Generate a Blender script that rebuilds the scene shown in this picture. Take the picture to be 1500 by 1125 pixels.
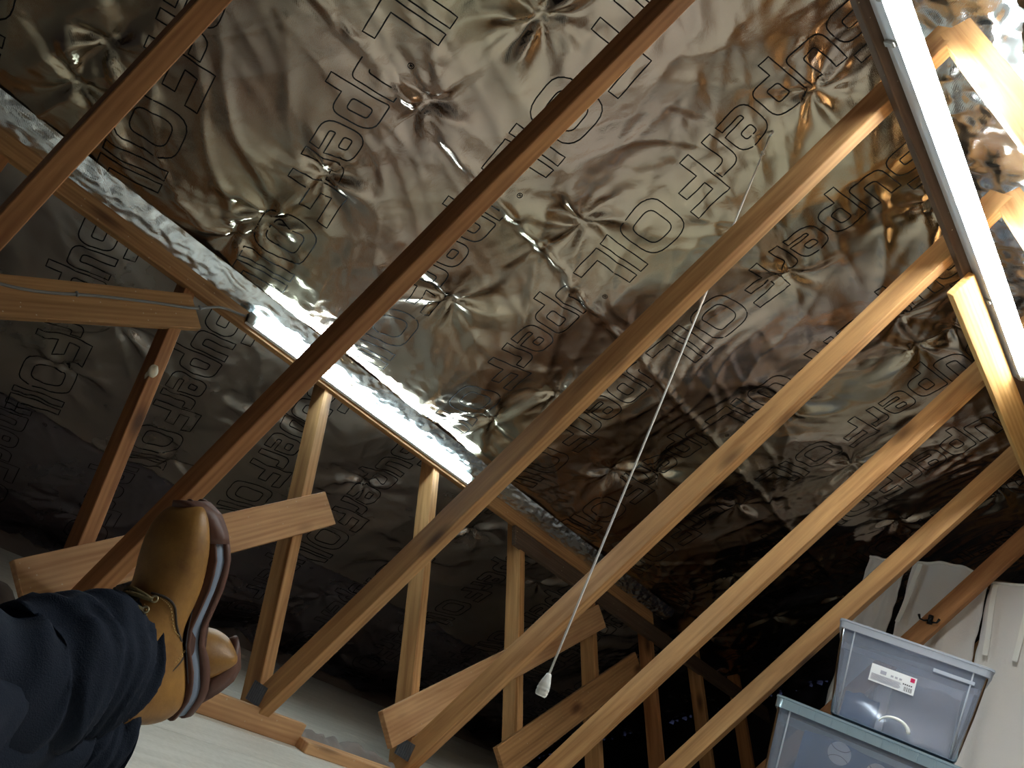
import bpy, bmesh, math, random
import numpy as np
from mathutils import Vector, Matrix, Euler
for o in list(bpy.data.objects): bpy.data.objects.remove(o)
SC = bpy.context.scene; COL = SC.collection
V = Vector; PI = math.pi

# ------------------------------------------------------------------ camera, world, exposure
CAM = V((1.98663, -0.17640, 0.29583))
cam_d = bpy.data.cameras.new('camera'); cam = bpy.data.objects.new('camera', cam_d); COL.objects.link(cam)
right = V((0.69640746, 0.58701526, 0.41283136)); up = -V((0.05277562, 0.53180815, -0.84521881)); back = -V((-0.71570342, 0.61040411, 0.33937507))
M = Matrix((right, up, back)).transposed().to_4x4(); M.translation = CAM
cam.matrix_world = M; cam_d.lens = 28.0; cam_d.sensor_width = 36; cam_d.clip_start = .02; cam_d.clip_end = 60
SC.camera = cam
w = bpy.data.worlds.new('loft_dark'); SC.world = w; w.use_nodes = True
w.node_tree.nodes['Background'].inputs[0].default_value = (.22, .27, .6, 1)
w.node_tree.nodes['Background'].inputs[1].default_value = .010
SC.view_settings.view_transform = 'Standard'; SC.view_settings.look = 'None'
SC.view_settings.exposure = 2.85; SC.view_settings.gamma = 1; SC.view_settings.use_curve_mapping = False
TUBE_MAIN = 26.0      # strength of the ridge batten light
TUBE_LOW = 7.0       # strength of the batten light halfway up the slope
TUBE_COL = (.88, .99, 1.0); TUBE_COL_LOW = (.74, .95, 1.0)

# ------------------------------------------------------------------ frame geometry (metres; y runs along the ridge, x across, z up)
AX, H, MX, MZ = 1.29487, 2.15189, -0.55290, 0.96090
AL = math.atan2(H - MZ, AX - MX); X0 = MX - MZ / math.tan(AL)
CA, SA = math.cos(AL), math.sin(AL)
FLOOR = -0.05; Y0, Y1 = -1.9, 5.35
OFF = .10

# ------------------------------------------------------------------ materials
def new_mat(name):
    m = bpy.data.materials.new(name); m.use_nodes = True
    nt = m.node_tree; return m, nt, nt.nodes['Principled BSDF']
def N(nt, t, **kw):
    n = nt.nodes.new(t)
    for k, v in kw.items():
        if hasattr(n, k): setattr(n, k, v)
        else: n.inputs[k].default_value = v
    return n
def simple(name, col, rough=.5, metal=0., spec=.5, bump=0., bscale=60, **ex):
    m, nt, b = new_mat(name)
    b.inputs['Base Color'].default_value = (*col, 1); b.inputs['Roughness'].default_value = rough
    b.inputs['Metallic'].default_value = metal; b.inputs['Specular IOR Level'].default_value = spec
    for k, v in ex.items(): b.inputs[k].default_value = v
    if bump:
        tc = N(nt, 'ShaderNodeTexCoord'); n = N(nt, 'ShaderNodeTexNoise', Scale=bscale, Detail=4.)
        bp = N(nt, 'ShaderNodeBump', Strength=bump, Distance=.002)
        nt.links.new(tc.outputs['Object'], n.inputs['Vector']); nt.links.new(n.outputs['Fac'], bp.inputs['Height'])
        nt.links.new(bp.outputs[0], b.inputs['Normal'])
    return m
def wood(name, light, dark, knot=(.10, .04, .015), grain=1.0, rough=.62, specks=0.):
    """pine: grain stretched along the local X axis, knots, per-piece offset and tone"""
    m, nt, b = new_mat(name); L = nt.links.new
    tc = N(nt, 'ShaderNodeTexCoord'); oi = N(nt, 'ShaderNodeObjectInfo')
    off = N(nt, 'ShaderNodeVectorMath', operation='MULTIPLY_ADD'); L(oi.outputs['Random'], off.inputs[0])
    off.inputs[1].default_value = (17, 9, 13); L(tc.outputs['Object'], off.inputs[2])
    mp = N(nt, 'ShaderNodeMapping'); mp.inputs['Scale'].default_value = (1.6, 26, 26); L(off.outputs[0], mp.inputs['Vector'])
    # knots push the grain aside
    kv = N(nt, 'ShaderNodeTexVoronoi', Scale=1.); km = N(nt, 'ShaderNodeMapping'); km.inputs['Scale'].default_value = (3.2, 9, 9)
    L(off.outputs[0], km.inputs['Vector']); L(km.outputs[0], kv.inputs['Vector'])
    kr = N(nt, 'ShaderNodeMapRange'); kr.inputs['From Min'].default_value = .06; kr.inputs['From Max'].default_value = .24
    kr.inputs['To Min'].default_value = 1; kr.inputs['To Max'].default_value = 0; L(kv.outputs['Distance'], kr.inputs['Value'])
    n1 = N(nt, 'ShaderNodeTexNoise', Scale=1.2, Detail=5., Roughness=.6, Distortion=.6); L(mp.outputs[0], n1.inputs['Vector'])
    wv = N(nt, 'ShaderNodeTexWave', Scale=1.0, Distortion=5., Detail=3.); wv.bands_direction = 'Y'
    mp2 = N(nt, 'ShaderNodeMapping'); mp2.inputs['Scale'].default_value = (1.1, 22, 18); L(off.outputs[0], mp2.inputs['Vector']); L(mp2.outputs[0], wv.inputs['Vector'])
    mx = N(nt, 'ShaderNodeMath', operation='MULTIPLY_ADD'); L(wv.outputs['Fac'], mx.inputs[0]); mx.inputs[1].default_value = .12 * grain; L(n1.outputs['Fac'], mx.inputs[2])
    cr = N(nt, 'ShaderNodeValToRGB'); cr.color_ramp.elements[0].position = .35; cr.color_ramp.elements[1].position = .75
    cr.color_ramp.elements[0].color = (*light, 1); cr.color_ramp.elements[1].color = (*dark, 1); L(mx.outputs[0], cr.inputs[0])
    big = N(nt, 'ShaderNodeTexNoise', Scale=2.2, Detail=3.); L(off.outputs[0], big.inputs['Vector'])
    hs = N(nt, 'ShaderNodeHueSaturation'); L(cr.outputs[0], hs.inputs['Color'])
    vr = N(nt, 'ShaderNodeMath', operation='MULTIPLY_ADD'); L(big.outputs['Fac'], vr.inputs[0]); vr.inputs[1].default_value = .7; vr.inputs[2].default_value = .65
    L(vr.outputs[0], hs.inputs['Value'])
    mk = N(nt, 'ShaderNodeMix', data_type='RGBA'); L(kr.outputs[0], mk.inputs['Factor']); L(hs.outputs[0], mk.inputs['A']); mk.inputs['B'].default_value = (*knot, 1)
    out = mk.outputs['Result']
    if specks:
        sv = N(nt, 'ShaderNodeTexVoronoi', Scale=38.); L(off.outputs[0], sv.inputs['Vector'])
        sr = N(nt, 'ShaderNodeMapRange'); sr.inputs['From Min'].default_value = .05; sr.inputs['From Max'].default_value = .09; sr.inputs['To Min'].default_value = specks; sr.inputs['To Max'].default_value = 0
        L(sv.outputs['Distance'], sr.inputs['Value'])
        ms = N(nt, 'ShaderNodeMix', data_type='RGBA'); L(sr.outputs[0], ms.inputs['Factor']); L(out, ms.inputs['A']); ms.inputs['B'].default_value = (.75, .7, .55, 1)
        out = ms.outputs['Result']
    L(out, b.inputs['Base Color']); b.inputs['Roughness'].default_value = rough; b.inputs['Specular IOR Level'].default_value = .35
    bp = N(nt, 'ShaderNodeBump', Strength=.35, Distance=.0015); L(mx.outputs[0], bp.inputs['Height'])
    fine = N(nt, 'ShaderNodeTexNoise', Scale=6., Detail=6.); L(mp.outputs[0], fine.inputs['Vector'])
    bp2 = N(nt, 'ShaderNodeBump', Strength=.3, Distance=.001); L(fine.outputs['Fac'], bp2.inputs['Height']); L(bp.outputs[0], bp2.inputs['Normal'])
    L(bp2.outputs[0], b.inputs['Normal'])
    return m
M_PINE = wood('pine_web', (.64, .36, .15), (.34, .155, .055))
M_PINE2 = wood('pine_web_red', (.54, .26, .10), (.28, .11, .04))
M_BOARD = wood('pine_board', (.68, .41, .21), (.44, .22, .10), specks=.5)
M_BIND = wood('pine_binder', (.50, .28, .12), (.27, .13, .05), specks=.6)
M_OLD = wood('pine_old_dark', (.14, .09, .06), (.07, .045, .03), specks=.7)
M_SAWN = wood('pine_sawn', (.72, .45, .17), (.5, .27, .09), grain=1.6, rough=.75)

def foil_mat(name, rlo=.10, rhi=.26, ca=(.48, .385, .33), cb=(.47, .41, .30)):
    m, nt, b = new_mat(name); L = nt.links.new
    tc = N(nt, 'ShaderNodeTexCoord')
    b.inputs['Metallic'].default_value = 1
    n = N(nt, 'ShaderNodeTexNoise', Scale=3.5, Detail=5., Roughness=.6); L(tc.outputs['Object'], n.inputs['Vector'])
    mr = N(nt, 'ShaderNodeMapRange'); mr.inputs['From Min'].default_value = .3; mr.inputs['From Max'].default_value = .7
    mr.inputs['To Min'].default_value = rlo; mr.inputs['To Max'].default_value = rhi; L(n.outputs['Fac'], mr.inputs['Value']); L(mr.outputs[0], b.inputs['Roughness'])
    cr = N(nt, 'ShaderNodeValToRGB'); n2 = N(nt, 'ShaderNodeTexNoise', Scale=1.7, Detail=2.); L(tc.outputs['Object'], n2.inputs['Vector']); L(n2.outputs['Fac'], cr.inputs[0])
    cr.color_ramp.elements[0].position = .35; cr.color_ramp.elements[0].color = (*ca, 1)
    cr.color_ramp.elements[1].position = .65; cr.color_ramp.elements[1].color = (*cb, 1)
    L(cr.outputs[0], b.inputs['Base Color'])
    # woven scrim pressed through the film, and fine creasing
    wv = N(nt, 'ShaderNodeTexWave', Scale=95.); wv.bands_direction = 'DIAGONAL'; L(tc.outputs['Object'], wv.inputs['Vector'])
    mg = N(nt, 'ShaderNodeTexMusgrave') if False else N(nt, 'ShaderNodeTexNoise', Scale=24., Detail=6., Roughness=.65, Distortion=.8); L(tc.outputs['Object'], mg.inputs['Vector'])
    b1 = N(nt, 'ShaderNodeBump', Strength=.10, Distance=.0008); L(wv.outputs['Fac'], b1.inputs['Height'])
    b2 = N(nt, 'ShaderNodeBump', Strength=.24, Distance=.004); L(mg.outputs['Fac'], b2.inputs['Height']); L(b1.outputs[0], b2.inputs['Normal'])
    L(b2.outputs[0], b.inputs['Normal'])
    return m
M_FOIL = foil_mat('foil_sheet')
M_FOIL2 = foil_mat('foil_tape_lamp_tint', .12, .25, (.74, .82, .90), (.80, .84, .84))  # bluish cast of the lamps is painted into this foil's base colour
M_FOIL_MID = foil_mat('foil_sheet_mid_reflection', .16, .30, (.56, .49, .46), (.55, .50, .44))  # middle band of the same foil; base colour imitates what it reflects there
M_FOIL_LOW = foil_mat('foil_sheet_low_reflection', .2, .4, (.42, .38, .44), (.42, .39, .42))  # same foil; dark bluish reflections near the eaves painted into its colour
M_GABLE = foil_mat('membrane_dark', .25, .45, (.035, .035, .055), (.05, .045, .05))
M_INK = simple('printed_ink', (.006, .005, .006), .6, spec=.2)

# ------------------------------------------------------------------ helpers
def tag(o, label=None, cat=None, group=None, kind=None):
    if label: o['label'] = label
    if cat: o['category'] = cat
    if group: o['group'] = group
    if kind: o['kind'] = kind
    return o
def empty(name, loc, label=None, cat=None, group=None):
    o = bpy.data.objects.new(name, None); COL.objects.link(o); o.location = loc; o.empty_display_size = .05
    return tag(o, label, cat, group)
def link(name, me, mat, parent=None, loc=None, rot=None):
    """mesh data in WORLD (or placed by loc/rot) coordinates; parents are pure translations"""
    o = bpy.data.objects.new(name, me); COL.objects.link(o)
    if mat and not me.materials: me.materials.append(mat)
    mw = Matrix.Identity(4)
    if rot is not None: mw = rot.to_4x4() if isinstance(rot, Matrix) else rot.to_matrix().to_4x4()
    if loc is not None: mw.translation = V(loc)
    if parent is not None:
        o.parent = parent
        p = parent; t = V((0, 0, 0))
        pm = Matrix.Identity(4); chain = []
        while p: chain.append(p.matrix_basis.copy()); p = p.parent
        for c in reversed(chain): pm = pm @ c
        mw = pm.inverted() @ mw
    o.matrix_basis = mw
    return o
def smooth(me, on=True):
    me.polygons.foreach_set('use_smooth', [on] * len(me.polygons)); me.update(); return me
def mesh_pydata(name, vs, fs, sm=False):
    me = bpy.data.meshes.new(name); me.from_pydata([tuple(v) for v in vs], [], fs); me.update()
    if sm: smooth(me)
    return me
def box_mesh(name, lx, ly, lz, bev=.002, segs=1, wav=0., seed=0):
    """box with X along the piece; optionally divided along X with sawn waviness"""
    bm = bmesh.new(); bmesh.ops.create_cube(bm, size=1)
    bmesh.ops.scale(bm, vec=(lx, ly, lz), verts=bm.verts)
    if segs > 1:
        es = [e for e in bm.edges if abs(abs(e.verts[0].co.x - e.verts[1].co.x) - lx) < 1e-6]
        bmesh.ops.subdivide_edges(bm, edges=es, cuts=segs - 1, use_grid_fill=True)
        r = random.Random(seed); ph = [r.uniform(0, 6) for _ in range(4)]
        for v in bm.verts:
            x = v.co.x
            v.co.y += wav * (math.sin(x * 2.3 + ph[0]) + .4 * math.sin(x * 9 + ph[1])); v.co.z += wav * .6 * (math.sin(x * 2.9 + ph[2]) + .4 * math.sin(x * 11 + ph[3]))
    if bev:
        es = [e for e in bm.edges if len(e.link_faces) == 2 and e.calc_face_angle(0) > .8]
        bmesh.ops.bevel(bm, geom=es, offset=bev, segments=1, profile=.5, affect='EDGES')
    me = bpy.data.meshes.new(name); bm.to_mesh(me); bm.free(); return me
def frame(xd, zd):
    x = V(xd).normalized(); z = V(zd); z = (z - x * z.dot(x)).normalized(); y = z.cross(x)
    return Matrix((x, y, z)).transposed()
def beam(name, p0, p1, zdir, wy, tz, mat, parent=None, segs=10, wav=.0015, seed=0, bev=.002):
    """timber from p0 to p1; tz = size along zdir, wy = the other section size"""
    p0, p1 = V(p0), V(p1)
    me = box_mesh(name, (p1 - p0).length, wy, tz, bev, segs, wav, seed)
    return link(name, me, mat, parent, (p0 + p1) / 2, frame(p1 - p0, zdir))
def tube_mesh(name, pts, rad, n=8, closed=False, caps=True, flat=1.0):
    pts = [V(p) for p in pts]; vs, fs = [], []; m = len(pts); nrm = None
    for i, p in enumerate(pts):
        a = pts[(i - 1) % m] if (closed or i > 0) else p; c = pts[(i + 1) % m] if (closed or i < m - 1) else p
        t = (c - a).normalized()
        if nrm is None: nrm = t.orthogonal().normalized()
        nrm = (nrm - t * nrm.dot(t)).normalized(); bn = t.cross(nrm)
        r = rad[i] if hasattr(rad, '__len__') else rad
        for k in range(n):
            an = 2 * PI * k / n; vs.append(p + nrm * math.cos(an) * r + bn * math.sin(an) * r * flat)
    for i in range(m if closed else m - 1):
        for k in range(n):
            a = i * n + k; b_ = i * n + (k + 1) % n; c = ((i + 1) % m) * n + (k + 1) % n; d = ((i + 1) % m) * n + k
            fs.append((a, b_, c, d))
    if caps and not closed: fs += [tuple(range(n))[::-1], tuple(range((m - 1) * n, m * n))]
    return mesh_pydata(name, vs, fs, True)
def loft_mesh(name, rings, caps=True, sm=True):
    n = len(rings[0]); vs = [v for r in rings for v in r]; fs = []
    for i in range(len(rings) - 1):
        for k in range(n):
            fs.append((i * n + k, i * n + (k + 1) % n, (i + 1) * n + (k + 1) % n, (i + 1) * n + k))
    if caps: fs += [tuple(range(n))[::-1], tuple(range((len(rings) - 1) * n, len(rings) * n))]
    return mesh_pydata(name, vs, fs, sm)
def join_meshes(name, mes):
    bm = bmesh.new()
    for me in mes: bm.from_mesh(me)
    out = bpy.data.meshes.new(name); bm.to_mesh(out); bm.free()
    return out
def spline(pts, n):
    """Catmull-Rom through pts (tuples of any length)"""
    P = np.array(pts, float); P = np.vstack([2 * P[0] - P[1], P, 2 * P[-1] - P[-2]]); out = []
    segs = len(P) - 3
    for i in range(n):
        t = i / (n - 1) * segs; s = min(int(t), segs - 1); t -= s
        a, b_, c, d = P[s:s + 4]
        out.append(.5 * (2 * b_ + (c - a) * t + (2 * a - 5 * b_ + 4 * c - d) * t * t + (3 * b_ - a - 3 * c + d) * t ** 3))
    return np.array(out)

# ------------------------------------------------------------------ crumpled foil sheets
def vnoise(x, y, seed):
    """gradient noise, vectorised"""
    rs = np.random.RandomState(seed); g = rs.uniform(0, 2 * PI, (256, 256)); gx, gy = np.cos(g), np.sin(g)
    xi = np.floor(x).astype(int); yi = np.floor(y).astype(int); xf = x - xi; yf = y - yi
    u = xf ** 3 * (xf * (6 * xf - 15) + 10); v = yf ** 3 * (yf * (6 * yf - 15) + 10)
    def d(i, j): a, b_ = (xi + i) & 255, (yi + j) & 255; return gx[a, b_] * (xf - i) + gy[a, b_] * (yf - j)
    return (d(0, 0) * (1 - u) + d(1, 0) * u) * (1 - v) + (d(0, 1) * (1 - u) + d(1, 1) * u) * v
def ridged(x, y, seed): return 1 - np.abs(vnoise(x, y, seed)) * 2.4
STARS = [(2.22, .0), (2.07, .01), (2.387, .6), (2.368, 1.2), (3.149, .6), (2.77, .6), (2.90, 1.2), (3.641, 1.22), (2.125, .6), (2.006, .59),
         (2.10, 1.8), (1.056, .6), (1.371, .6), (2.295, 2.4), (3.582, 2.23), (3.588, 2.43), (2.391, 1.83), (3.34, 1.8), (2.448, 2.52), (3.727, 2.42)]
def foil_height(u, y, seed, stars, seams, lively=1.0, clampu=0, fine=0):
    """height above the flat sheet towards the room (metres)"""
    # sag between the rafters (0.6 m centres)
    ph = (y / .6) - np.floor(y / .6)
    h = .020 * np.sin(PI * ph) ** 2 * (1 + .6 * vnoise(u * .8, y * .9, seed + 1))
    wu = u + .10 * vnoise(u * 2.1, y * 2.1, seed + 2); wy = y + .10 * vnoise(u * 2.1, y * 2.1, seed + 3)
    # long drape folds running obliquely between the fixings
    for ang, fs, fl, am, sd in ((-.95, 7.5, 1.3, .0085, 4), (-.35, 9.5, 1.8, .0060, 5), (-1.35, 12., 2.4, .0045, 6), (.6, 8., 2.0, .0040, 17)):
        a = wu * math.cos(ang) + wy * math.sin(ang); b_ = -wu * math.sin(ang) + wy * math.cos(ang)
        mask = np.clip(.55 + 1.6 * vnoise(u * 1.3, y * 1.3, seed + sd + 20), 0, 1.4)
        h = h + am * lively * mask * (ridged(a * fl, b_ * fs, seed + sd) ** 3 - .4)
    # facet-like crumpling
    for sc, am, sd in ((7., .0044, 7), (15., .0015, 8), (34., .0005, 9)):
        mask = np.clip(.35 + 2.2 * vnoise(u * 2.3, y * 2.3, seed + sd + 30), .12, 1.5)
        h = h + am * lively * mask * (np.abs(vnoise(wu * sc, wy * sc, seed + sd)) * 2 - .5)
    if fine: h = h + fine * (np.abs(vnoise(wu * 24, wy * 30, seed + 61)) * 2 + .5 * np.abs(vnoise(wu * 60, wy * 60, seed + 62)))
    if clampu: 
        h = h + .0045 * np.exp(-((u - 2.0) / .13) ** 2) * (np.abs(vnoise(u * 26, y * 15, seed + 71)) * 2 + .5 * vnoise(u * 60, y * 40, seed + 72))
        ww = np.exp(-((u - clampu) / .11) ** 4); h = h * (1 - ww) + (-.004) * ww
    # puckers around staples
    rs = random.Random(seed)
    for (su, sy) in stars:
        du, dy = u - su, y - sy; r = np.sqrt(du * du + dy * dy) + 1e-5; m = r < .60
        if not m.any(): continue
        rr = r[m]; th = np.arctan2(dy[m], du[m]); k = rs.choice([3, 4, 5]); p0, p1, p2 = rs.uniform(0, 6), rs.uniform(0, 6), rs.uniform(0, 6); s = rs.uniform(.10, .17)
        th = th + .35 * np.sin(rr * 9 + p0)
        f = np.abs(np.cos(k * th * .5 + p0)) ** 3.0 * .9 + .55 * np.abs(np.cos((k + 2.5) * th * .5 + p1)) ** 5 + .25 * np.cos(13 * th + p2) * np.exp(-rr / .05)
        env = np.exp(-rr / s) * (1 - np.exp(-rr / .02))
        h[m] += .030 * lively * (f - .5) * env - .016 * np.exp(-rr / .05)
    # overlapped, taped joints between the rolls
    for su in seams:
        wob = su + .012 * vnoise(y * 1.7, y * 0 + .5, seed + 11)
        d = u - wob
        cr = vnoise(u * 55, y * 22, seed + 12) * .6 + np.abs(vnoise(u * 30, y * 12, seed + 13)) * 1.2
        h = h + .013 * np.exp(-(d / .016) ** 2) * (.5 + 1.3 * cr) + .006 / (1 + np.exp(-d / .004)) * np.exp(-np.clip(d, 0, 9) / .25)
    return h
class Sheet:
    def __init__(s, org, ud, vd, nrm, u0, u1, v0, v1, step, seed, stars, seams, lively=1.0, clampu=0, fine=0):
        s.org, s.ud, s.vd, s.n = V(org), V(ud), V(vd), V(nrm); s.a = (u0, v0, step)
        nu = int((u1 - u0) / step) + 1; nv = int((v1 - v0) / step) + 1
        U, W = np.meshgrid(u0 + np.arange(nu) * step, v0 + np.arange(nv) * step, indexing='ij')
        s.h = foil_height(U, W, seed, stars, seams, lively, clampu, fine); s.U, s.W = U, W; s.nu, s.nv = nu, nv
    def mesh(s, name, flip=False):
        o, a, b_, n = (np.array(q) for q in (s.org, s.ud, s.vd, s.n))
        P = o + s.U[..., None] * a + s.W[..., None] * b_ + s.h[..., None] * n
        me = bpy.data.meshes.new(name); nv = s.nu * s.nv; me.vertices.add(nv); me.vertices.foreach_set('co', P.reshape(-1).astype(np.float32))
        I = np.arange(nv).reshape(s.nu, s.nv); q = np.stack([I[:-1, :-1], I[1:, :-1], I[1:, 1:], I[:-1, 1:]], -1).reshape(-1, 4)
        if flip: q = q[:, ::-1]
        nf = len(q); me.loops.add(nf * 4); me.loops.foreach_set('vertex_index', q.reshape(-1).astype(np.int32))
        me.polygons.add(nf); me.polygons.foreach_set('loop_start', (np.arange(nf) * 4).astype(np.int32)); me.polygons.foreach_set('loop_total', np.full(nf, 4, np.int32))
        me.polygons.foreach_set('use_smooth', np.ones(nf, bool)); me.update(calc_edges=True); return me
    def at(s, u, v, lift=0.):
        fu = min(max((u - s.a[0]) / s.a[2], 0), s.nu - 1.001); fv = min(max((v - s.a[1]) / s.a[2], 0), s.nv - 1.001)
        i, j = int(fu), int(fv); a, b_ = fu - i, fv - j; h = s.h
        hh = (h[i, j] * (1 - a) + h[i + 1, j] * a) * (1 - b_) + (h[i, j + 1] * (1 - a) + h[i + 1, j + 1] * a) * b_
        return s.org + s.ud * u + s.vd * v + s.n * (hh + lift)
rs = random.Random(5)
stars_l = list(STARS)
for i in range(-2, 10):
    for u in np.arange(.15, 4.0, .42):
        p = (u + rs.uniform(-.12, .12), i * .6 + rs.uniform(-.03, .03))
        if all((p[0] - q[0]) ** 2 + (p[1] - q[1]) ** 2 > .14 for q in stars_l): stars_l.append(p)
SEAMS_L = [2.74, 1.86, .775]
UMAX = (AX - .07 - X0) / CA
n_l = V((SA, 0, -CA))
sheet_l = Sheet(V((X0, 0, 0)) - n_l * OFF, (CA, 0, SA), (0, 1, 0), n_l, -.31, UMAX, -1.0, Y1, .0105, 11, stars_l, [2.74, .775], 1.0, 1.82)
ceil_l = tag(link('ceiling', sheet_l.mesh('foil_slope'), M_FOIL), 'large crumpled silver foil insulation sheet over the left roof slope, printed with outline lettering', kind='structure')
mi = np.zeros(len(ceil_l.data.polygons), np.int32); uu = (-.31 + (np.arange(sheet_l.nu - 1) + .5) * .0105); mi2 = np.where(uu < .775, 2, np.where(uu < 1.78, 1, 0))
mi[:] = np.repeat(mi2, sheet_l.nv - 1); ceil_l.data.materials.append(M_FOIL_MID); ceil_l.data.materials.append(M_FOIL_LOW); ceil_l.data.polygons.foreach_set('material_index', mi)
n_r = V((-SA, 0, -CA)); XR = 2 * AX - X0
stars_r = [(rs.uniform(-.1, .1) + u, i * .6) for i in range(-3, 10) for u in np.arange(.3, 4.1, .38)]
sheet_r = Sheet(V((XR, 0, 0)) - n_r * OFF, (-CA, 0, SA), (0, 1, 0), n_r, -.31, UMAX, -1.9, Y1, .0135, 23, stars_r, [2.74, 1.86, .775], 1.2, 0, .006)
ceil_r = tag(link('ceiling', sheet_r.mesh('foil_slope_right', True), M_FOIL), 'bright crumpled foil on the right roof slope beyond the ridge light', kind='structure')
# flat fold of foil under the ridge
zr = (UMAX * SA + OFF * CA)
sheet_t = Sheet(V((AX, 0, zr)), (1, 0, 0), (0, 1, 0), (0, 0, -1), -.19, .19, Y0, Y1, .012, 31, [], [], 1.4, 0, .006)
tag(link('ceiling', sheet_t.mesh('foil_ridge'), M_FOIL2), 'narrow flat fold of crumpled foil running under the ridge', kind='structure')

# gable ends
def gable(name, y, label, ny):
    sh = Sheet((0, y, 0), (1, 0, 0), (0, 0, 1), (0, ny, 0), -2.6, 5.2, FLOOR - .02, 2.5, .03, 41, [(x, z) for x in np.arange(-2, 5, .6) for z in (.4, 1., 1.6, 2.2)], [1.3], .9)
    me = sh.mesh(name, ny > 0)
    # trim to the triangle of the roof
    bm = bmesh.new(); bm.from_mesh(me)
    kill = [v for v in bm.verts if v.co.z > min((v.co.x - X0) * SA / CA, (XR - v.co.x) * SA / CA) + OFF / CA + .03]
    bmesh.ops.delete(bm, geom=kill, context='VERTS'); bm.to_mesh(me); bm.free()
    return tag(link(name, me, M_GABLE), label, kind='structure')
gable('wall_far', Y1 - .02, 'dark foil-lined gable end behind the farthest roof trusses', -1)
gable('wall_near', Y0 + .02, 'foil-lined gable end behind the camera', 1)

# ------------------------------------------------------------------ printed lettering (outline letters, following the creases)
def rpoly(pts, rad):
    out = []; n = len(pts)
    for i in range(n):
        p = V((*pts[i], 0)); a = V((*pts[i - 1], 0)); c = V((*pts[(i + 1) % n], 0)); r = rad[i] if hasattr(rad, '__len__') else rad
        d0 = (a - p); d1 = (c - p); r = min(r, d0.length * .49, d1.length * .49)
        if r < .01: out.append(p); continue
        s = p + d0.normalized() * r; e = p + d1.normalized() * r
        for k in range(6):
            t = k / 5; out.append(s * (1 - t) ** 2 + p * 2 * t * (1 - t) + e * t * t)
    return out
XH, W_ = .74, .60
GLY = {
 'S': (.66, [rpoly([(.66, 1), (0, 1), (0, .4), (.46, .4), (.46, .2), (0, .2), (0, 0), (.66, 0), (.66, .6), (.2, .6), (.2, .8), (.66, .8)], [0, .22, .22, .05, .05, 0, 0, .22, .22, .05, .05, 0])]),
 'u': (W_, [rpoly([(0, XH), (0, 0), (W_, 0), (W_, XH), (W_ - .19, XH), (W_ - .19, .19), (.19, .19), (.19, XH)], [0, .24, .1, 0, 0, .05, .08, 0])]),
 'p': (W_, [rpoly([(0, -.27), (0, XH), (W_, XH), (W_, 0), (.19, 0), (.19, -.27)], [0, .06, .24, .24, 0, 0]), rpoly([(.19, .19), (W_ - .19, .19), (W_ - .19, XH - .19), (.19, XH - .19)], .07)]),
 'e': (W_, [rpoly([(0, 0), (0, XH), (W_, XH), (W_, .27), (.19, .27), (.19, .17), (W_ - .03, .17), (W_ - .03, 0)], [.24, .24, .24, 0, .02, .05, 0, 0]), rpoly([(.19, .42), (W_ - .19, .42), (W_ - .19, XH - .17), (.19, XH - .17)], .05)]),
 'r': (.42, [rpoly([(0, 0), (0, XH), (.42, XH), (.42, XH - .19), (.19, XH - .19), (.19, 0)], [0, .2, 0, 0, .08, 0])]),
 'F': (.74, [rpoly([(0, 0), (0, 1), (.74, 1), (.74, .8), (.2, .8), (.2, .6), (.62, .6), (.62, .4), (.2, .4), (.2, 0)], 0)]),
 'O': (.92, [rpoly([(0, 0), (0, 1), (.92, 1), (.92, 0)], .33), rpoly([(.2, .2), (.2, .8), (.72, .8), (.72, .2)], .17)]),
 'I': (.2, [rpoly([(0, 0), (0, 1), (.2, 1), (.2, 0)], 0)]),
 'L': (.66, [rpoly([(0, 0), (0, 1), (.2, 1), (.2, .2), (.66, .2), (.66, 0)], 0)]),
}
CENT = [('S', 0), ('u', .124), ('p', .245), ('e', .372), ('r', .478), ('F', .590), ('O', .768), ('I', .896), ('L', .990)]
TH = math.radians(17.3)
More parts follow.
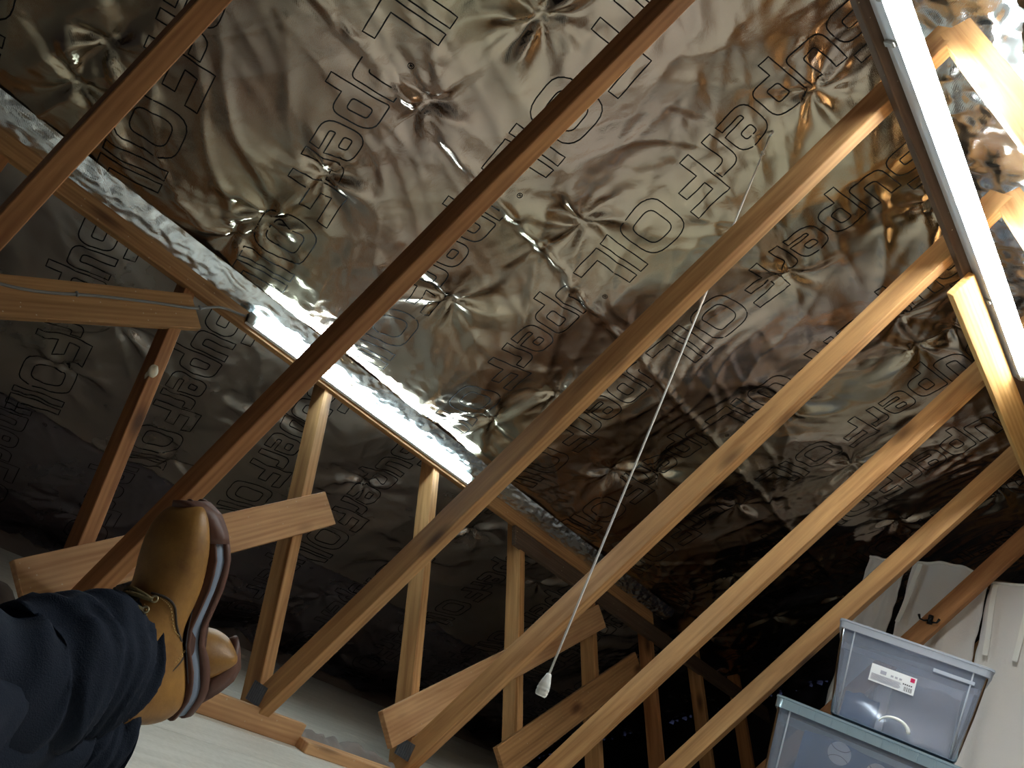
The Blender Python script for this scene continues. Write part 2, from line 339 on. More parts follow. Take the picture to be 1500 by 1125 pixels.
def word(sheet, uO, yO, cap, umax, vmin, vmax, parent, lw=.0034):
    """letters run down the slope; tops of the letters point along +y"""
    rd = (-math.cos(TH), math.sin(TH)); ud = (math.sin(TH), math.cos(TH)); vs, fs = [], []
    def put(loop):
        prev = None; m = len(loop)
        P = []
        for i in range(m):
            a, c = loop[i], loop[(i + 1) % m]; L_ = math.hypot(c[0] - a[0], c[1] - a[1]); k = max(1, int(L_ / .012))
            P += [(a[0] + (c[0] - a[0]) * t / k, a[1] + (c[1] - a[1]) * t / k) for t in range(k)]
        m = len(P)
        if m < 3: return
        base = len(vs); ok = []
        for i in range(m):
            a, c = P[i - 1], P[(i + 1) % m]; dx, dy = c[0] - a[0], c[1] - a[1]; l = math.hypot(dx, dy) or 1; nx, ny = -dy / l * lw / 2, dx / l * lw / 2
            u, v = P[i]; ok.append(u < umax(v) and vmin < v < vmax and u > -.1 and u < UMAX - .02)
            vs.append(sheet.at(u + nx, v + ny, .0012)); vs.append(sheet.at(u - nx, v - ny, .0012))
        for i in range(m):
            j = (i + 1) % m
            if ok[i] and ok[j]: fs.append((base + 2 * i, base + 2 * i + 1, base + 2 * j + 1, base + 2 * j))
    for ch, c in CENT:
        wd, loops = GLY[ch]; off = c - .768
        for lp in loops:
            put([(uO + rd[0] * (off + (p.x - wd / 2) * cap) + ud[0] * (p.y - .5) * cap, yO + rd[1] * (off + (p.x - wd / 2) * cap) + ud[1] * (p.y - .5) * cap) for p in lp])
    # small circled R after the word
    off = 1.06 - .768; cu, cv = uO + rd[0] * off + ud[0] * .35 * cap, yO + rd[1] * off + ud[1] * .35 * cap
    lw0 = lw; lw = .0018
    put([(cu + .008 * math.cos(t), cv + .008 * math.sin(t)) for t in np.linspace(0, 2 * PI, 17)[:-1]])
    put([(cu + rd[0] * a + ud[0] * b_, cv + rd[1] * a + ud[1] * b_) for a, b_ in ((-.0025, -.004), (-.0025, .004), (.003, .003), (.0005, 0), (.003, -.004), (-.001, .0))])
    lw = lw0
    if not fs: return
    used = sorted({i for f in fs for i in f}); mp = {k: i for i, k in enumerate(used)}
    me = mesh_pydata('lettering', [vs[k] for k in used], [tuple(mp[i] for i in f) for f in fs])
    link('printed_lettering', me, M_INK, parent)
BANDS = [(3.065, .355, .492, lambda v: 9), (2.125, .20, .482, lambda v: 2.728), (.975, .12, .468, lambda v: 1.84), (.13, .34, .47, lambda v: .765)]
for uo, y0, dy, um in BANDS:
    for k in range(-1, 11):
        word(sheet_l, uo, y0 + dy * k, .175, um, -.95, Y1 - .08, ceil_l)
for k in range(-1, 8): word(sheet_r, 3.25, .5 + .492 * k, .175, lambda v: 9, -1.8, Y1 - .1, ceil_r)

# ------------------------------------------------------------------ floor of pale boards
m, nt, b = new_mat('floor_board_pale'); M_FLOOR = m
tc = N(nt, 'ShaderNodeTexCoord'); mp = N(nt, 'ShaderNodeMapping'); mp.inputs['Scale'].default_value = (14, 1.6, 1)
nt.links.new(tc.outputs['Object'], mp.inputs['Vector'])
n1 = N(nt, 'ShaderNodeTexNoise', Scale=1.5, Detail=6., Roughness=.65, Distortion=.4); nt.links.new(mp.outputs[0], n1.inputs['Vector'])
n2 = N(nt, 'ShaderNodeTexNoise', Scale=90., Detail=3.); nt.links.new(tc.outputs['Object'], n2.inputs['Vector'])
ad = N(nt, 'ShaderNodeMath', operation='MULTIPLY_ADD'); nt.links.new(n2.outputs['Fac'], ad.inputs[0]); ad.inputs[1].default_value = .5; nt.links.new(n1.outputs['Fac'], ad.inputs[2])
cr = N(nt, 'ShaderNodeValToRGB'); nt.links.new(ad.outputs[0], cr.inputs[0])
cr.color_ramp.elements[0].position = .5; cr.color_ramp.elements[0].color = (.50, .48, .43, 1); cr.color_ramp.elements[1].position = .9; cr.color_ramp.elements[1].color = (.64, .62, .57, 1)
nt.links.new(cr.outputs[0], b.inputs['Base Color']); b.inputs['Roughness'].default_value = .7
floor = tag(link('floor', mesh_pydata('deck', [(-2.4, Y0, FLOOR - .022), (5, Y0, FLOOR - .022), (5, Y1, FLOOR - .022), (-2.4, Y1, FLOOR - .022)], [(0, 1, 2, 3)]), simple('floor_gap', (.05, .045, .04), .9)), 'loft floor of pale boards', kind='structure')
rs = random.Random(3); xs = [-2.28, -1.69, -1.09, -.49, .10, .32, .92, 1.52, 2.12, 2.72, 3.32, 3.92, 4.52, 4.9]
for i in range(len(xs) - 1):
    y = Y0 - rs.uniform(0, 1.5)
    while y < Y1:
        y2 = min(y + 2.4, Y1); y_ = max(y, Y0)
        if y2 - y_ > .05:
            me = box_mesh('board', xs[i + 1] - xs[i] - .003, y2 - y_ - .003, .018, .001)
            link('floor_board', me, M_FLOOR, floor, ((xs[i] + xs[i + 1]) / 2, (y2 + y_) / 2, FLOOR - .009))
        y = y2

# ------------------------------------------------------------------ roof trusses
WD, WT = .074, .037
wl = V((AX, 0, H)).normalized(); nl = V((wl.z, 0, -wl.x))           # long web (left half), face normal towards the room
ws = V((MX, 0, MZ)).normalized(); ns = V((ws.z, 0, -ws.x))          # short web (left half)
M_PLATE = simple('nail_plate_steel', (.28, .30, .34), .45, .9, bump=.5, bscale=120)
def plate_mesh(wx, wy):
    bm = bmesh.new(); r = bmesh.ops.create_cube(bm, size=1); bmesh.ops.scale(bm, vec=(wx, .0015, wy), verts=bm.verts)
    for i in range(7):
        for j in range(6):
            x = (i + .5) / 7 * wx - wx / 2; z = (j + .5) / 6 * wy - wy / 2
            q = bmesh.ops.create_cube(bm, size=1)['verts']; bmesh.ops.scale(bm, vec=(.003, .002, .007), verts=q); bmesh.ops.translate(bm, vec=(x, -.0012, z), verts=q)
    me = bpy.data.meshes.new('plate'); bm.to_mesh(me); bm.free(); return me
PL = plate_mesh(.072, .052)
TL = ['lower web runs out of frame at the left edge, topmost on the left', 'long web passing left of the brown boot', 'long web crossing between the halves of the low strip light',
      'long web whose foot stands on the floor binder beside the dark nail plate', 'long web with its foot beside the nail plate, the pull cord hanging in front', 'long web of rough orange grain second from the far end',
      'slender long web directly left of the clear storage boxes']
labels = [
 'roof truss nearest the camera, its orange long web crossing the top left corner',
 'roof truss whose long brown web passes behind the upright boot',
 'roof truss whose dark web crosses the lower strip light, foot at first nail plate',
 'roof truss with pale long web behind the pull cord, foot at second nail plate',
 'roof truss with rough orange web, next after the pull cord web',
 'roof truss with smooth orange web ending just left of the clear boxes',
 'roof truss with a black coat hook on its long web before cream fabric',
 'roof truss in shadow behind the hook web, short web showing below the dark binder',
 'farthest roof truss, barely lit, against the far gable']
mats = [M_PINE2, M_PINE2, M_PINE, M_PINE, M_PINE, M_PINE, M_PINE2, M_PINE, M_PINE2]
trusses = []
for i in range(9):
    y = .6 * i; t = empty('roof_truss', (0, y, 0), labels[i], 'roof truss', 'roof trusses along the loft'); trusses.append(t)
    mt = mats[i]; sd = i * 7
    a0 = V((.0, y, FLOOR)) + nl * 0; 
    # left long web, left short web, mirrored pair
    beam('long_web', V((0, y, 0)) - wl * .03 + nl * .012, V((AX, y, H)) - wl * .01, nl, WT, WD, mt, t, 14, .0018, sd + 1)
    beam('short_web', V((0, y, 0)) - ws * .02 - ns * .012, V((MX, y, MZ)) + ws * .09, ns, WT, WD, mt, t, 8, .0015, sd + 2)
    mr = Vector((2 * AX, 0, 0)); fl = lambda v: V((2 * AX - v.x, v.y, v.z))
    beam('long_web', fl(V((0, y, 0)) - wl * .03 + nl * .012), fl(V((AX, y, H)) - wl * .01 - V((.0, 0, 0))), V((-nl.x, 0, nl.z)), WT, WD, mt, t, 14, .0018, sd + 3)
    beam('short_web', fl(V((0, y, 0)) - ws * .02), fl(V((MX, y, MZ)) + ws * .09), V((-ns.x, 0, ns.z)), WT, WD, mt, t, 8, .0015, sd + 4)
    for sx in (0, 1):
        x = 0.004 if sx == 0 else 2 * AX - .004
        link('nail_plate', PL, M_PLATE, t, (x, y - WT / 2 - .0012, .034))
# coat hook on the far web
M_BLACK = simple('black_metal', (.01, .01, .012), .35, .6)
hk = V((.8176, 3.58, 1.363)) + nl * .0
hb = []
hy = 3.6 - WT / 2
hook_pt = V((AX, 0, H)) * (1.363 / H) + nl * .0; hook_pt.y = hy
g = tube_mesh('h', [hook_pt + V((0, -.002, .02)), hook_pt + V((0, -.004, -.02))], .011, 10)
hk1 = tube_mesh('h', [hook_pt + V((0, -.004, 0)), hook_pt + V((-.018, -.02, -.014)), hook_pt + V((-.034, -.026, -.012)), hook_pt + V((-.042, -.026, .006))], [.004, .004, .004, .006], 8)
hk2 = tube_mesh('h', [hook_pt + V((0, -.004, 0)), hook_pt + V((.018, -.02, -.014)), hook_pt + V((.034, -.026, -.012)), hook_pt + V((.042, -.026, .006))], [.004, .004, .004, .006], 8)
tag(link('coat_hook', join_meshes('coat_hook', [g, hk1, hk2]), M_BLACK), 'small black double coat hook screwed to the web behind the clear box', 'hook')

# ------------------------------------------------------------------ binders and braces
def wpt(wc, y, off): return ws * wc + ns * off + V((0, y, 0))
hf = WD / 2 - .012 + .0005
o = beam('timber_binder', wpt(1.148, -.9, hf + .011), wpt(1.148, 3.62, hf + .011), ns, .094, .022, M_BIND, None, 24, .001, 61)
tag(o, 'long timber binder halfway up the slope carrying the lower strip light', 'timber')
o = beam('timber_binder', wpt(1.0505, 2.33, hf + .012), wpt(1.0505, 5.2, hf + .012), ns, .095, .022, M_OLD, None, 16, .001, 62)
tag(o, 'dark weathered timber binder just below the long binder, starting right of the strip light', 'timber')
DB = V((0, .795, 0)) + ws * .607; DB.normalize(); DB_P = V((0, -.607, 0)) + ws * .795
def brace(w0, y0, w1, y1, mat, label, sd, wd=.113, name='brace_board'):
    a = wpt(w0, y0, hf + .0115); c = wpt(w1, y1, hf + .0115)
    o = beam(name, a, c, ns, wd, .022, mat, None, 12, .0008, sd, .0015); return tag(o, label, 'timber')
brace(.056, .489, .660, 1.292, M_BOARD, 'short pale brace board behind the boot, running up to the right', 63)
brace(.053, 1.667, .945, 3.058, M_BOARD, 'brace board with its lower end right above the second nail plate', 64)
brace(.09, 2.262, .82, 3.40, M_BIND, 'brown brace board lowest right, below the pull cord knob', 65)
o4 = brace(.60, .03, 1.035, .637, M_BIND, 'speckled brace board at the left edge with a grey cable along it', 66, .118)
# crinkled foil lapped over the top edge of the long binder
tp0 = wpt(1.172, 0, hf + .0235); tp1 = V((X0, 0, 0)) - n_l * (OFF - .001) + V((CA, 0, SA)) * 1.905; td = (tp1 - tp0); tln = td.length; td.normalize()
sheet_b = Sheet(tp0, td, (0, 1, 0), td.cross(V((0, 1, 0))) * (1 if td.cross(V((0, 1, 0))).x > 0 else -1), 0, tln, -.95, 3.75, .006, 77, [], [], 1.0)
U_, W2_ = sheet_b.U / tln, sheet_b.W
sheet_b.h = .004 * vnoise(sheet_b.U * 70, W2_ * 26, 5) + .004 * np.abs(vnoise(sheet_b.U * 30, W2_ * 14, 6)) + .012 * np.sin(PI * np.clip(U_, 0, 1)) * (.6 + vnoise(W2_ * 3, W2_ * 0 + .2, 8)) + .0015 * vnoise(sheet_b.U * 160, W2_ * 90, 9)
tag(link('trim_1', sheet_b.mesh('tape', False), M_FOIL2), 'narrow strip of crinkled shiny foil lapped over the top edge of the long binder', kind='structure')
# ridge side
def lpt(s, y, off): return wl * s + nl * off + V((0, y, 0))
hw = WD / 2 + .0005
o = beam('ridge_binder', lpt(2.305, -.9, hw + .0125), lpt(2.305, 3.7, hw + .0125), nl, .085, .024, M_OLD, None, 20, .001, 71)
tag(o, 'dark timber binder near the ridge behind the bright upper strip light', 'timber')
o = beam('ridge_board', lpt(2.236, 1.86, hw + .037), lpt(2.236, 4.9, hw + .037), nl, .088, .022, M_SAWN, None, 14, .001, 72)
tag(o, 'golden rough-sawn board just below the end of the upper strip light', 'timber')
# binder lying on the floor
beamf = beam('floor_binder', (.045, -.6, FLOOR + .031), (.045, 1.345, FLOOR + .031), (1, 0, 0), .060, .022, M_BOARD, None, 10, .0008, 81); tag(beamf, 'timber strip on edge on the floor from under the boots to the first nail plate', 'timber')
beamf = beam('floor_binder', (.075, 1.34, FLOOR + .0145), (.075, 4.6, FLOOR + .0145), (0, 0, 1), .062, .028, M_BOARD, None, 10, .0008, 82); tag(beamf, 'thinner timber strip lying flat on the floor beyond the first nail plate', 'timber')

# ------------------------------------------------------------------ strip lights
def emit(name, strength, col=TUBE_COL):
    m, nt, b = new_mat(name); b.inputs['Base Color'].default_value = (.9, .9, .9, 1)
    b.inputs['Emission Color'].default_value = (*col, 1); b.inputs['Emission Strength'].default_value = strength; return m
M_GREY = simple('light_body_grey', (.8, .84, .9), .4)
M_CAP = simple('light_cap_grey', (.42, .42, .40), .45)
def strip_light(name, pf, y0, y1, half, hgt, dome, strength, label, n, side, col=TUBE_COL):
    """pf(y) = centre of the mounting face; n = direction the light faces; side = across"""
    n, side = V(n).normalized(), V(side).normalized(); root = empty(name, pf(y0), label, 'light')
    # body: shallow tray
    prof = [(-half, 0), (-half, hgt), (-half * .8, hgt), (half * .8, hgt), (half, hgt), (half, 0)]
    rings = [[pf(y) + side * a + n * b_ for a, b_ in prof] for y in (y0, y1)]
    me = loft_mesh('body', rings, sm=False); link('housing', me, M_GREY, root)
    dp = [(half * .84 * math.cos(PI * k / 10) , hgt + dome * min(1, math.sin(PI * k / 10) * 1.25)) for k in range(11)]
    rings = [[pf(y) + side * a + n * b_ for a, b_ in dp] for y in (y0 + .03, y1 - .03)]
    link('diffuser', loft_mesh('diffuser', rings), emit(name + '_glow', strength, col), root)
    for y, s in ((y0, -1), (y1, 1)):
        cp = [(half * 1.04 * math.cos(2 * PI * k / 20), (hgt + dome) * .5 + (hgt + dome) * .52 * math.sin(2 * PI * k / 20)) for k in range(20)]
        rings = [[pf(yy) + side * a * q + n * (b_ * q + (1 - q) * hgt * .5) for a, b_ in cp] for yy, q in ((y - .004 * (s > 0) - (.026 if s > 0 else 0), 1), (y + (.004 if s > 0 else 0) + (.026 if s < 0 else 0), 1))]
        link('end_cap', loft_mesh('cap', rings), M_CAP, root)
    return root
L2 = strip_light('strip_light', lambda y: lpt(2.322, y, hw + .0262), .88, 2.44, .032, .038, .016, TUBE_MAIN, 'long bright strip light along the ridge at the upper right', nl, wl)
for y in (1.02, 2.0):
    link('mounting_clip', box_mesh('clip', .018, .014, .03, .003), M_CAP, L2, lpt(2.322 - .034, y, hw + .045), frame((0, 1, 0), nl))
L1 = strip_light('strip_light', lambda y: wpt(1.137, y, hf + .0235), .80, 2.00, .021, .012, .018, TUBE_LOW, 'thin glowing strip light on the binder in the middle of the slope', ns, ws, TUBE_COL_LOW)

# cable on the left board, clipped, running to the low strip light
M_CAB = simple('cable_grey', (.20, .20, .20), .5)
cab = [wpt(.63, -.12, hf + .027), wpt(.66, .0, hf + .027), wpt(.745, .20, hf + .027), wpt(.86, .36, hf + .027), wpt(.955, .50, hf + .027), wpt(1.03, .62, hf + .03), wpt(1.10, .70, hf + .032), wpt(1.135, .79, hf + .032)]
cc = spline([tuple(p) for p in cab], 40)
cable = tag(link('cable', tube_mesh('cable', cc, .0042, 8), M_CAB), 'thin grey cable clipped along the left brace board to the lower strip light', 'cable')
M_WHITE = simple('white_plastic', (.8, .8, .78), .35)
for k in (4, 15, 29):
    p = V(cc[k]); link('cable_clip', box_mesh('clip', .008, .016, .007, .002), M_WHITE if k == 4 else M_CAB, cable, p + ns * .003, frame(V(cc[k + 1]) - V(cc[k]), ns))
# foam blob on a short web
bm = bmesh.new(); bmesh.ops.create_icosphere(bm, subdivisions=3, radius=1)
for v in bm.verts: v.co = V((v.co.x * .014, v.co.y * .013, v.co.z * .026)) * (1 + .15 * math.sin(v.co.z * 5 + v.co.x * 4))
me = bpy.data.meshes.new('blob'); bm.to_mesh(me); bm.free(); smooth(me)
bp_ = ws * .755; tag(link('foam_blob', me, simple('cream_foam', (.75, .68, .52), .7, bump=.6)), 'small cream foam blob stuck on the short web under the left brace board', 'foam')
bpy.data.objects['foam_blob'].location = V((bp_.x, .6 - .012, bp_.z)) + ns * (WD / 2 - .012 + .006)

# ------------------------------------------------------------------ pull cord
cx, cy, ztop, zb = .838, 1.262, 1.966, .335
root = empty('pull_cord', (cx, cy, zb), 'thin white pull cord with a bell-shaped knob hanging from the foil', 'pull cord')
pts = [(cx + .012 * math.sin(t * 3) * (1 - t) * .3, cy, ztop + (zb + .05 - ztop) * t) for t in np.linspace(0, 1, 24)]
M_CORD = simple('cord_white', (.72, .70, .66), .6)
link('cord', tube_mesh('cord', pts, .0026, 6), M_CORD, root)
def lathe(name, prof, n=20):
    rings = [[V((r * math.cos(2 * PI * k / n), r * math.sin(2 * PI * k / n), z)) for k in range(n)] for z, r in prof]
    return loft_mesh(name, rings)
kn = lathe('knob', [(0, .0105), (.003, .0125), (.010, .0140), (.012, .0128), (.014, .0140), (.018, .0138), (.020, .0126), (.022, .0134), (.032, .0110), (.044, .0070), (.048, .0060), (.050, .004)])
link('knob', kn, M_WHITE, root, (cx, cy, zb))
link('knot', tube_mesh('knot', [(cx - .004, cy, ztop - .075), (cx + .003, cy + .002, ztop - .069), (cx - .002, cy - .002, ztop - .062)], .0042, 6), M_CORD, root)
link('hook', tube_mesh('hook', [(cx, cy, ztop - .004), (cx + .006, cy, ztop + .008), (cx, cy, ztop + .035)], .003, 6), M_WHITE, root)

# ------------------------------------------------------------------ eaves insulation (loose quilt, nobody could count)
def quilt(name, cx0, y0, y1, wid, hgt, mat, label, seed, step=.02):
    nv = int((y1 - y0) / step) + 1; nu = int(wid / step) + 1
    U, W = np.meshgrid(np.linspace(0, wid, nu), np.linspace(y0, y1, nv), indexing='ij')
    hh = hgt * np.sin(PI * np.clip(U / wid, 0, 1)) ** .6 * (.65 + 1.1 * vnoise(U * 9, W * 5, seed)) + .02 * vnoise(U * 35, W * 30, seed + 1) * np.sin(PI * np.clip(U / wid, 0, 1))
    vs = np.stack([cx0 + U + .03 * vnoise(U * 3, W * 6, seed + 2), W, FLOOR + .001 + np.maximum(hh, 0)], -1).reshape(-1, 3)
    I = np.arange(nu * nv).reshape(nu, nv); q = np.stack([I[:-1, :-1], I[1:, :-1], I[1:, 1:], I[:-1, 1:]], -1).reshape(-1, 4)
    return tag(link(name, mesh_pydata(name, vs, [tuple(map(int, f)) for f in q], True), mat), label, 'insulation', kind='stuff')
M_WOOL = simple('mineral_wool', (.16, .13, .115), .95, bump=1., bscale=90, spec=.1)
quilt('insulation_quilt', -2.19, -.8, Y1 - .05, .18, .062, M_WOOL, 'dark fluffy insulation tucked along the foot of the left slope', 51)
quilt('insulation_tuft', -.06, 1.36, 1.78, .08, .045, simple('mineral_wool_grey', (.30, .27, .26), .95, bump=1., bscale=90, spec=.1), 'grey tuft of insulation beside the flat floor strip at the second nail plate', 52, .008)
quilt('insulation_tuft', -.35, .35, .62, .16, .09, M_WOOL, 'brown tuft of insulation at the left edge near the trouser leg', 53, .01)

# ------------------------------------------------------------------ cream fabric sheets with ties on the far side
M_CLOTH = simple('cream_cloth', (.80, .77, .76), .85, bump=.4, bscale=200, spec=.2)
M_TIE = simple('tie_white', (.9, .88, .85), .8)
def cloth(x0, x1, y, ztop, zbot, seed, label, ties, slant=0., bow=.02):
    nx, nz = 36, 60; xs_ = np.linspace(0, 1, nx); zs_ = np.linspace(0, 1, nz); vs = []
    X, Z = np.meshgrid(xs_, zs_, indexing='ij')
    xx = x0 + (x1 - x0) * X + slant * Z * (1 - 2 * X * .3); top = ztop + bow * np.sin(PI * X)
    zz = top + (zbot - ztop) * Z
    yy = y + .014 * np.sin(X * 9 + seed) * (.2 + Z) + .018 * vnoise(X * 4, Z * 3, seed) + .006 * np.sin(X * 21 + seed * 2 + Z * 3)
    xx = xx + .010 * vnoise(Z * 14, X * 0 + .3, seed + 1)
    P = np.stack([xx, yy, zz], -1); vs = P.reshape(-1, 3); I = np.arange(nx * nz).reshape(nx, nz)
    q = np.stack([I[:-1, :-1], I[1:, :-1], I[1:, 1:], I[:-1, 1:]], -1).reshape(-1, 4)
    root = empty('fabric_panel', ((x0 + x1) / 2, y, zbot), label, 'fabric')
    o = link('cloth', mesh_pydata('cloth', vs, [tuple(map(int, f)) for f in q], True), M_CLOTH, root); md = o.modifiers.new('t', 'SOLIDIFY'); md.thickness = .004
    # hem along the top
    hp_ = [P[i, 0] + np.array([0, -.006, -.004]) for i in range(nx)]
    link('top_hem', tube_mesh('hem', hp_, .006, 6), M_TIE, root)
    for (fx, ln, dr) in ties:
        i = int(fx * (nx - 1)); p = V(P[i, 1]) + V((0, -.022, 0))
        tp = spline([tuple(p), tuple(p + V((dr * .3, -.01, -ln * .35))), tuple(p + V((dr * .7, -.004, -ln * .7))), tuple(p + V((dr, -.012, -ln)))], 14)
        vv, ff = [], []
        for a in tp: vv += [V(a) + V((-.010, 0, 0)), V(a) + V((.010, 0, 0)), V(a) + V((.010, -.005, 0)), V(a) + V((-.010, -.005, 0))]
        for k in range(len(tp) - 1):
            for j in range(4): ff.append((k * 4 + j, k * 4 + (j + 1) % 4, k * 4 + 4 + (j + 1) % 4, k * 4 + 4 + j))
        link('tie', mesh_pydata('tie', vv, ff), M_TIE, root)
    return root
YC = 3.71
cloth(.435, .605, YC + .04, 1.655, .75, 3, 'narrow cream fabric panel farthest left, left of the dark gap', [], -.02, .0)
cloth(.655, .975, YC, 1.652, .55, 5, 'cream fabric panel between the dark gap and the hooked truss web', [(.12, .30, -.03)], -.03, .03)
cloth(.985, 1.39, YC - .01, 1.632, .4, 8, 'cream fabric panel at the right edge with two hanging white ties', [(.08, .32, .02), (.42, .33, -.01), (.9, .3, .0)], .0, .02)
o = beam('hanging_batten', (.50, YC + .085, 1.655), (1.75, YC + .085, 1.655), (0, 1, 0), .05, .02, M_OLD, None, 4, .0005, 90); tag(o, 'dark batten behind the top of the cream fabric panels', 'timber')

# ------------------------------------------------------------------ clear storage boxes
def clear_plastic(name, tint, alpha, rough=.12):
    m = bpy.data.materials.new(name); m.use_nodes = True; nt = m.node_tree; nt.nodes.clear(); L = nt.links.new
    out = N(nt, 'ShaderNodeOutputMaterial'); tr = N(nt, 'ShaderNodeBsdfTransparent'); tr.inputs[0].default_value = (*[.5 + .5 * c for c in tint], 1)
    df = N(nt, 'ShaderNodeBsdfDiffuse'); df.inputs[0].default_value = (*tint, 1); tl = N(nt, 'ShaderNodeBsdfTranslucent'); tl.inputs[0].default_value = (*tint, 1)
    gl = N(nt, 'ShaderNodeBsdfGlossy'); gl.inputs['Roughness'].default_value = rough
    tc = N(nt, 'ShaderNodeTexCoord'); nz = N(nt, 'ShaderNodeTexNoise', Scale=9., Detail=4.); L(tc.outputs['Object'], nz.inputs['Vector'])
    bp = N(nt, 'ShaderNodeBump', Strength=.15, Distance=.004); L(nz.outputs['Fac'], bp.inputs['Height']); L(bp.outputs[0], gl.inputs['Normal'])
    m1 = N(nt, 'ShaderNodeMixShader'); m1.inputs[0].default_value = .5; L(df.outputs[0], m1.inputs[1]); L(tl.outputs[0], m1.inputs[2])
    m2 = N(nt, 'ShaderNodeMixShader'); m2.inputs[0].default_value = alpha; L(tr.outputs[0], m2.inputs[1]); L(m1.outputs[0], m2.inputs[2])
    fr = N(nt, 'ShaderNodeFresnel'); fr.inputs[0].default_value = 1.5
    m3 = N(nt, 'ShaderNodeMixShader'); L(fr.outputs[0], m3.inputs[0]); L(m2.outputs[0], m3.inputs[1]); L(gl.outputs[0], m3.inputs[2]); L(m3.outputs[0], out.inputs[0])
    return m
M_CLEAR = clear_plastic('clear_plastic', (.80, .86, 1.0), .2)
M_RIM = clear_plastic('clear_plastic_rim', (.86, .90, 1.0), .62)
M_RIM2 = clear_plastic('clear_plastic_rim_blue', (.72, .88, .98), .5)
def storage_box(corner, ang, wid, dep, hgt, label, ribs=0, taper=.035, rim=.02, lid=True):
    """corner = front left top; front runs along ang"""
    fx = V((math.cos(ang), math.sin(ang), 0)); fy = V((-math.sin(ang), math.cos(ang), 0)); c = V(corner)
    root = empty('storage_box', c + fx * wid / 2 + fy * dep / 2 - V((0, 0, hgt)), label, 'storage box', 'clear plastic storage boxes in the stack')
    def ring(z, inset, r=.02, n=5):
        out = []
        for (sx, sy, a0) in ((1, 1, 0), (0, 1, 90), (0, 0, 180), (1, 0, 270)):
            px = inset + r if sx == 0 else wid - inset - r; py = inset + r if sy == 0 else dep - inset - r
            for k in range(n):
                a = math.radians(a0 + 90 * k / (n - 1)); out.append(c + fx * (px + r * math.cos(a)) + fy * (py + r * math.sin(a)) + V((0, 0, z)))
        return out
    tk = .0025
    rings = [ring(-rim, .006), ring(-hgt * .5, taper * .5), ring(-hgt + .01, taper), ring(-hgt, taper + .01), ring(-hgt + tk, taper + .011), ring(-hgt * .5, taper * .5 + tk), ring(-rim, .006 + tk)]
    me = loft_mesh('tub', rings, caps=False); bm = bmesh.new(); bm.from_mesh(me)
    bm.verts.ensure_lookup_table(); n = len(rings[0]); 
    bm.faces.new([bm.verts[3 * n + k] for k in range(n)][::-1]); bm.faces.new([bm.verts[4 * n + k] for k in range(n)])
    bm.to_mesh(me); bm.free(); link('tub', me, M_CLEAR, root)
    rr = [ring(-rim, -.002), ring(0, -.004), ring(0, .008), ring(-rim, .006), ring(-rim, -.002)]
    link('rim', loft_mesh('rim', rr, caps=False, sm=False), M_RIM2 if ribs else M_RIM, root)
    if lid:
        rr = [ring(.001, -.006), ring(.008, -.006), ring(.010, .004), ring(.006, .03), ring(.004, .03), ring(.003, .004), ring(.001, .004)]
        me = loft_mesh('lid', rr, caps=True, sm=False); link('lid', me, M_RIM2 if ribs else M_RIM, root)
    for k in range(ribs):
        x = wid * (k + .5) / ribs; p = c + fx * x - fy * .004 - V((0, 0, rim * .5))
        link('rim_rib', box_mesh('rib', .003, .006, rim, .0008), M_RIM2, root, p, frame(fx, (0, 0, 1)))
    # raised corner ribs on the front
    for x in (.05, wid - .05):
        a = c + fx * (x + (.0)) - V((0, 0, rim)) + fy * .004; e = c + fx * (x + (.012 if x < .1 else -.012)) - V((0, 0, hgt - .01)) + fy * (taper - .002)
        link('side_rib', tube_mesh('rib', [a, e], .003, 6), M_RIM, root)
    return root, fx, fy
ang = math.atan2(.142, .439)
P1 = V((.849, 2.616, 1.013)); W1 = .461
box1, fx, fy = storage_box(P1, ang, W1, .33, .305, 'clear storage box on top of the stack with a white product label', 0, .040, .022)
P2 = V((.722, 2.600, .694)); W2 = .62
box2, _, _ = storage_box(P2, ang, W2, .42, .34, 'ribbed-rim clear box holding blue ball-patterned fabric, under the labelled box', 12, .03, .03)
P3 = V((.70, 2.59, .34)); box3, _, _ = storage_box(P3, ang, .62, .43, .386, 'plain clear storage box at the bottom of the stack', 12, .02, .03)
# handle shape in the labelled box
def b1(x, z, d=0.): return P1 + fx * x + V((0, 0, z)) + fy * (.004 + (-z - .02) / .285 * .036 + d)
ha = [b1(.23 + .045 * math.cos(t) - .0, -.275 + .032 * math.sin(t), -.006) for t in np.linspace(PI * .95, PI * .0, 12)]
link('handle', tube_mesh('handle', ha, [.003 + .004 * (i / 11) for i in range(12)], 8), M_WHITE, box1)
link('moulded_recess', box_mesh('recess', .12, .012, .004, .001), M_RIM, box1, b1(.36, -.055, -.002), frame(fx, fy))
# product label: white sticker, red mark, barcode, text lines
M_PAPER = simple('label_paper', (.86, .87, .92), .5); M_RED = simple('label_red', (.55, .01, .09), .5); M_LT = simple('label_grey_text', (.42, .42, .52), .6); M_DK = simple('label_dark_print', (.05, .05, .07), .6)
lw_, lh_ = .138, .056; lx0, lz0 = .125, -.101
def lab(x, z, w_, h_, mat, name, parent, lift=.0):
    q = [b1(lx0 + x, lz0 - z, -.0028 - lift), b1(lx0 + x + w_, lz0 - z, -.0028 - lift), b1(lx0 + x + w_, lz0 - z - h_, -.0028 - lift), b1(lx0 + x, lz0 - z - h_, -.0028 - lift)]
    nrm = -fy * .0006; vs = q + [p + nrm for p in q]
    return mesh_pydata(name, vs, [(0, 1, 2, 3), (7, 6, 5, 4), (0, 4, 5, 1), (1, 5, 6, 2), (2, 6, 7, 3), (3, 7, 4, 0)])
sticker = link('label', lab(0, 0, lw_, lh_, M_PAPER, 'paper', None), M_PAPER, box1); sticker['label'] = 'white rectangular product sticker with red corner mark and barcode'
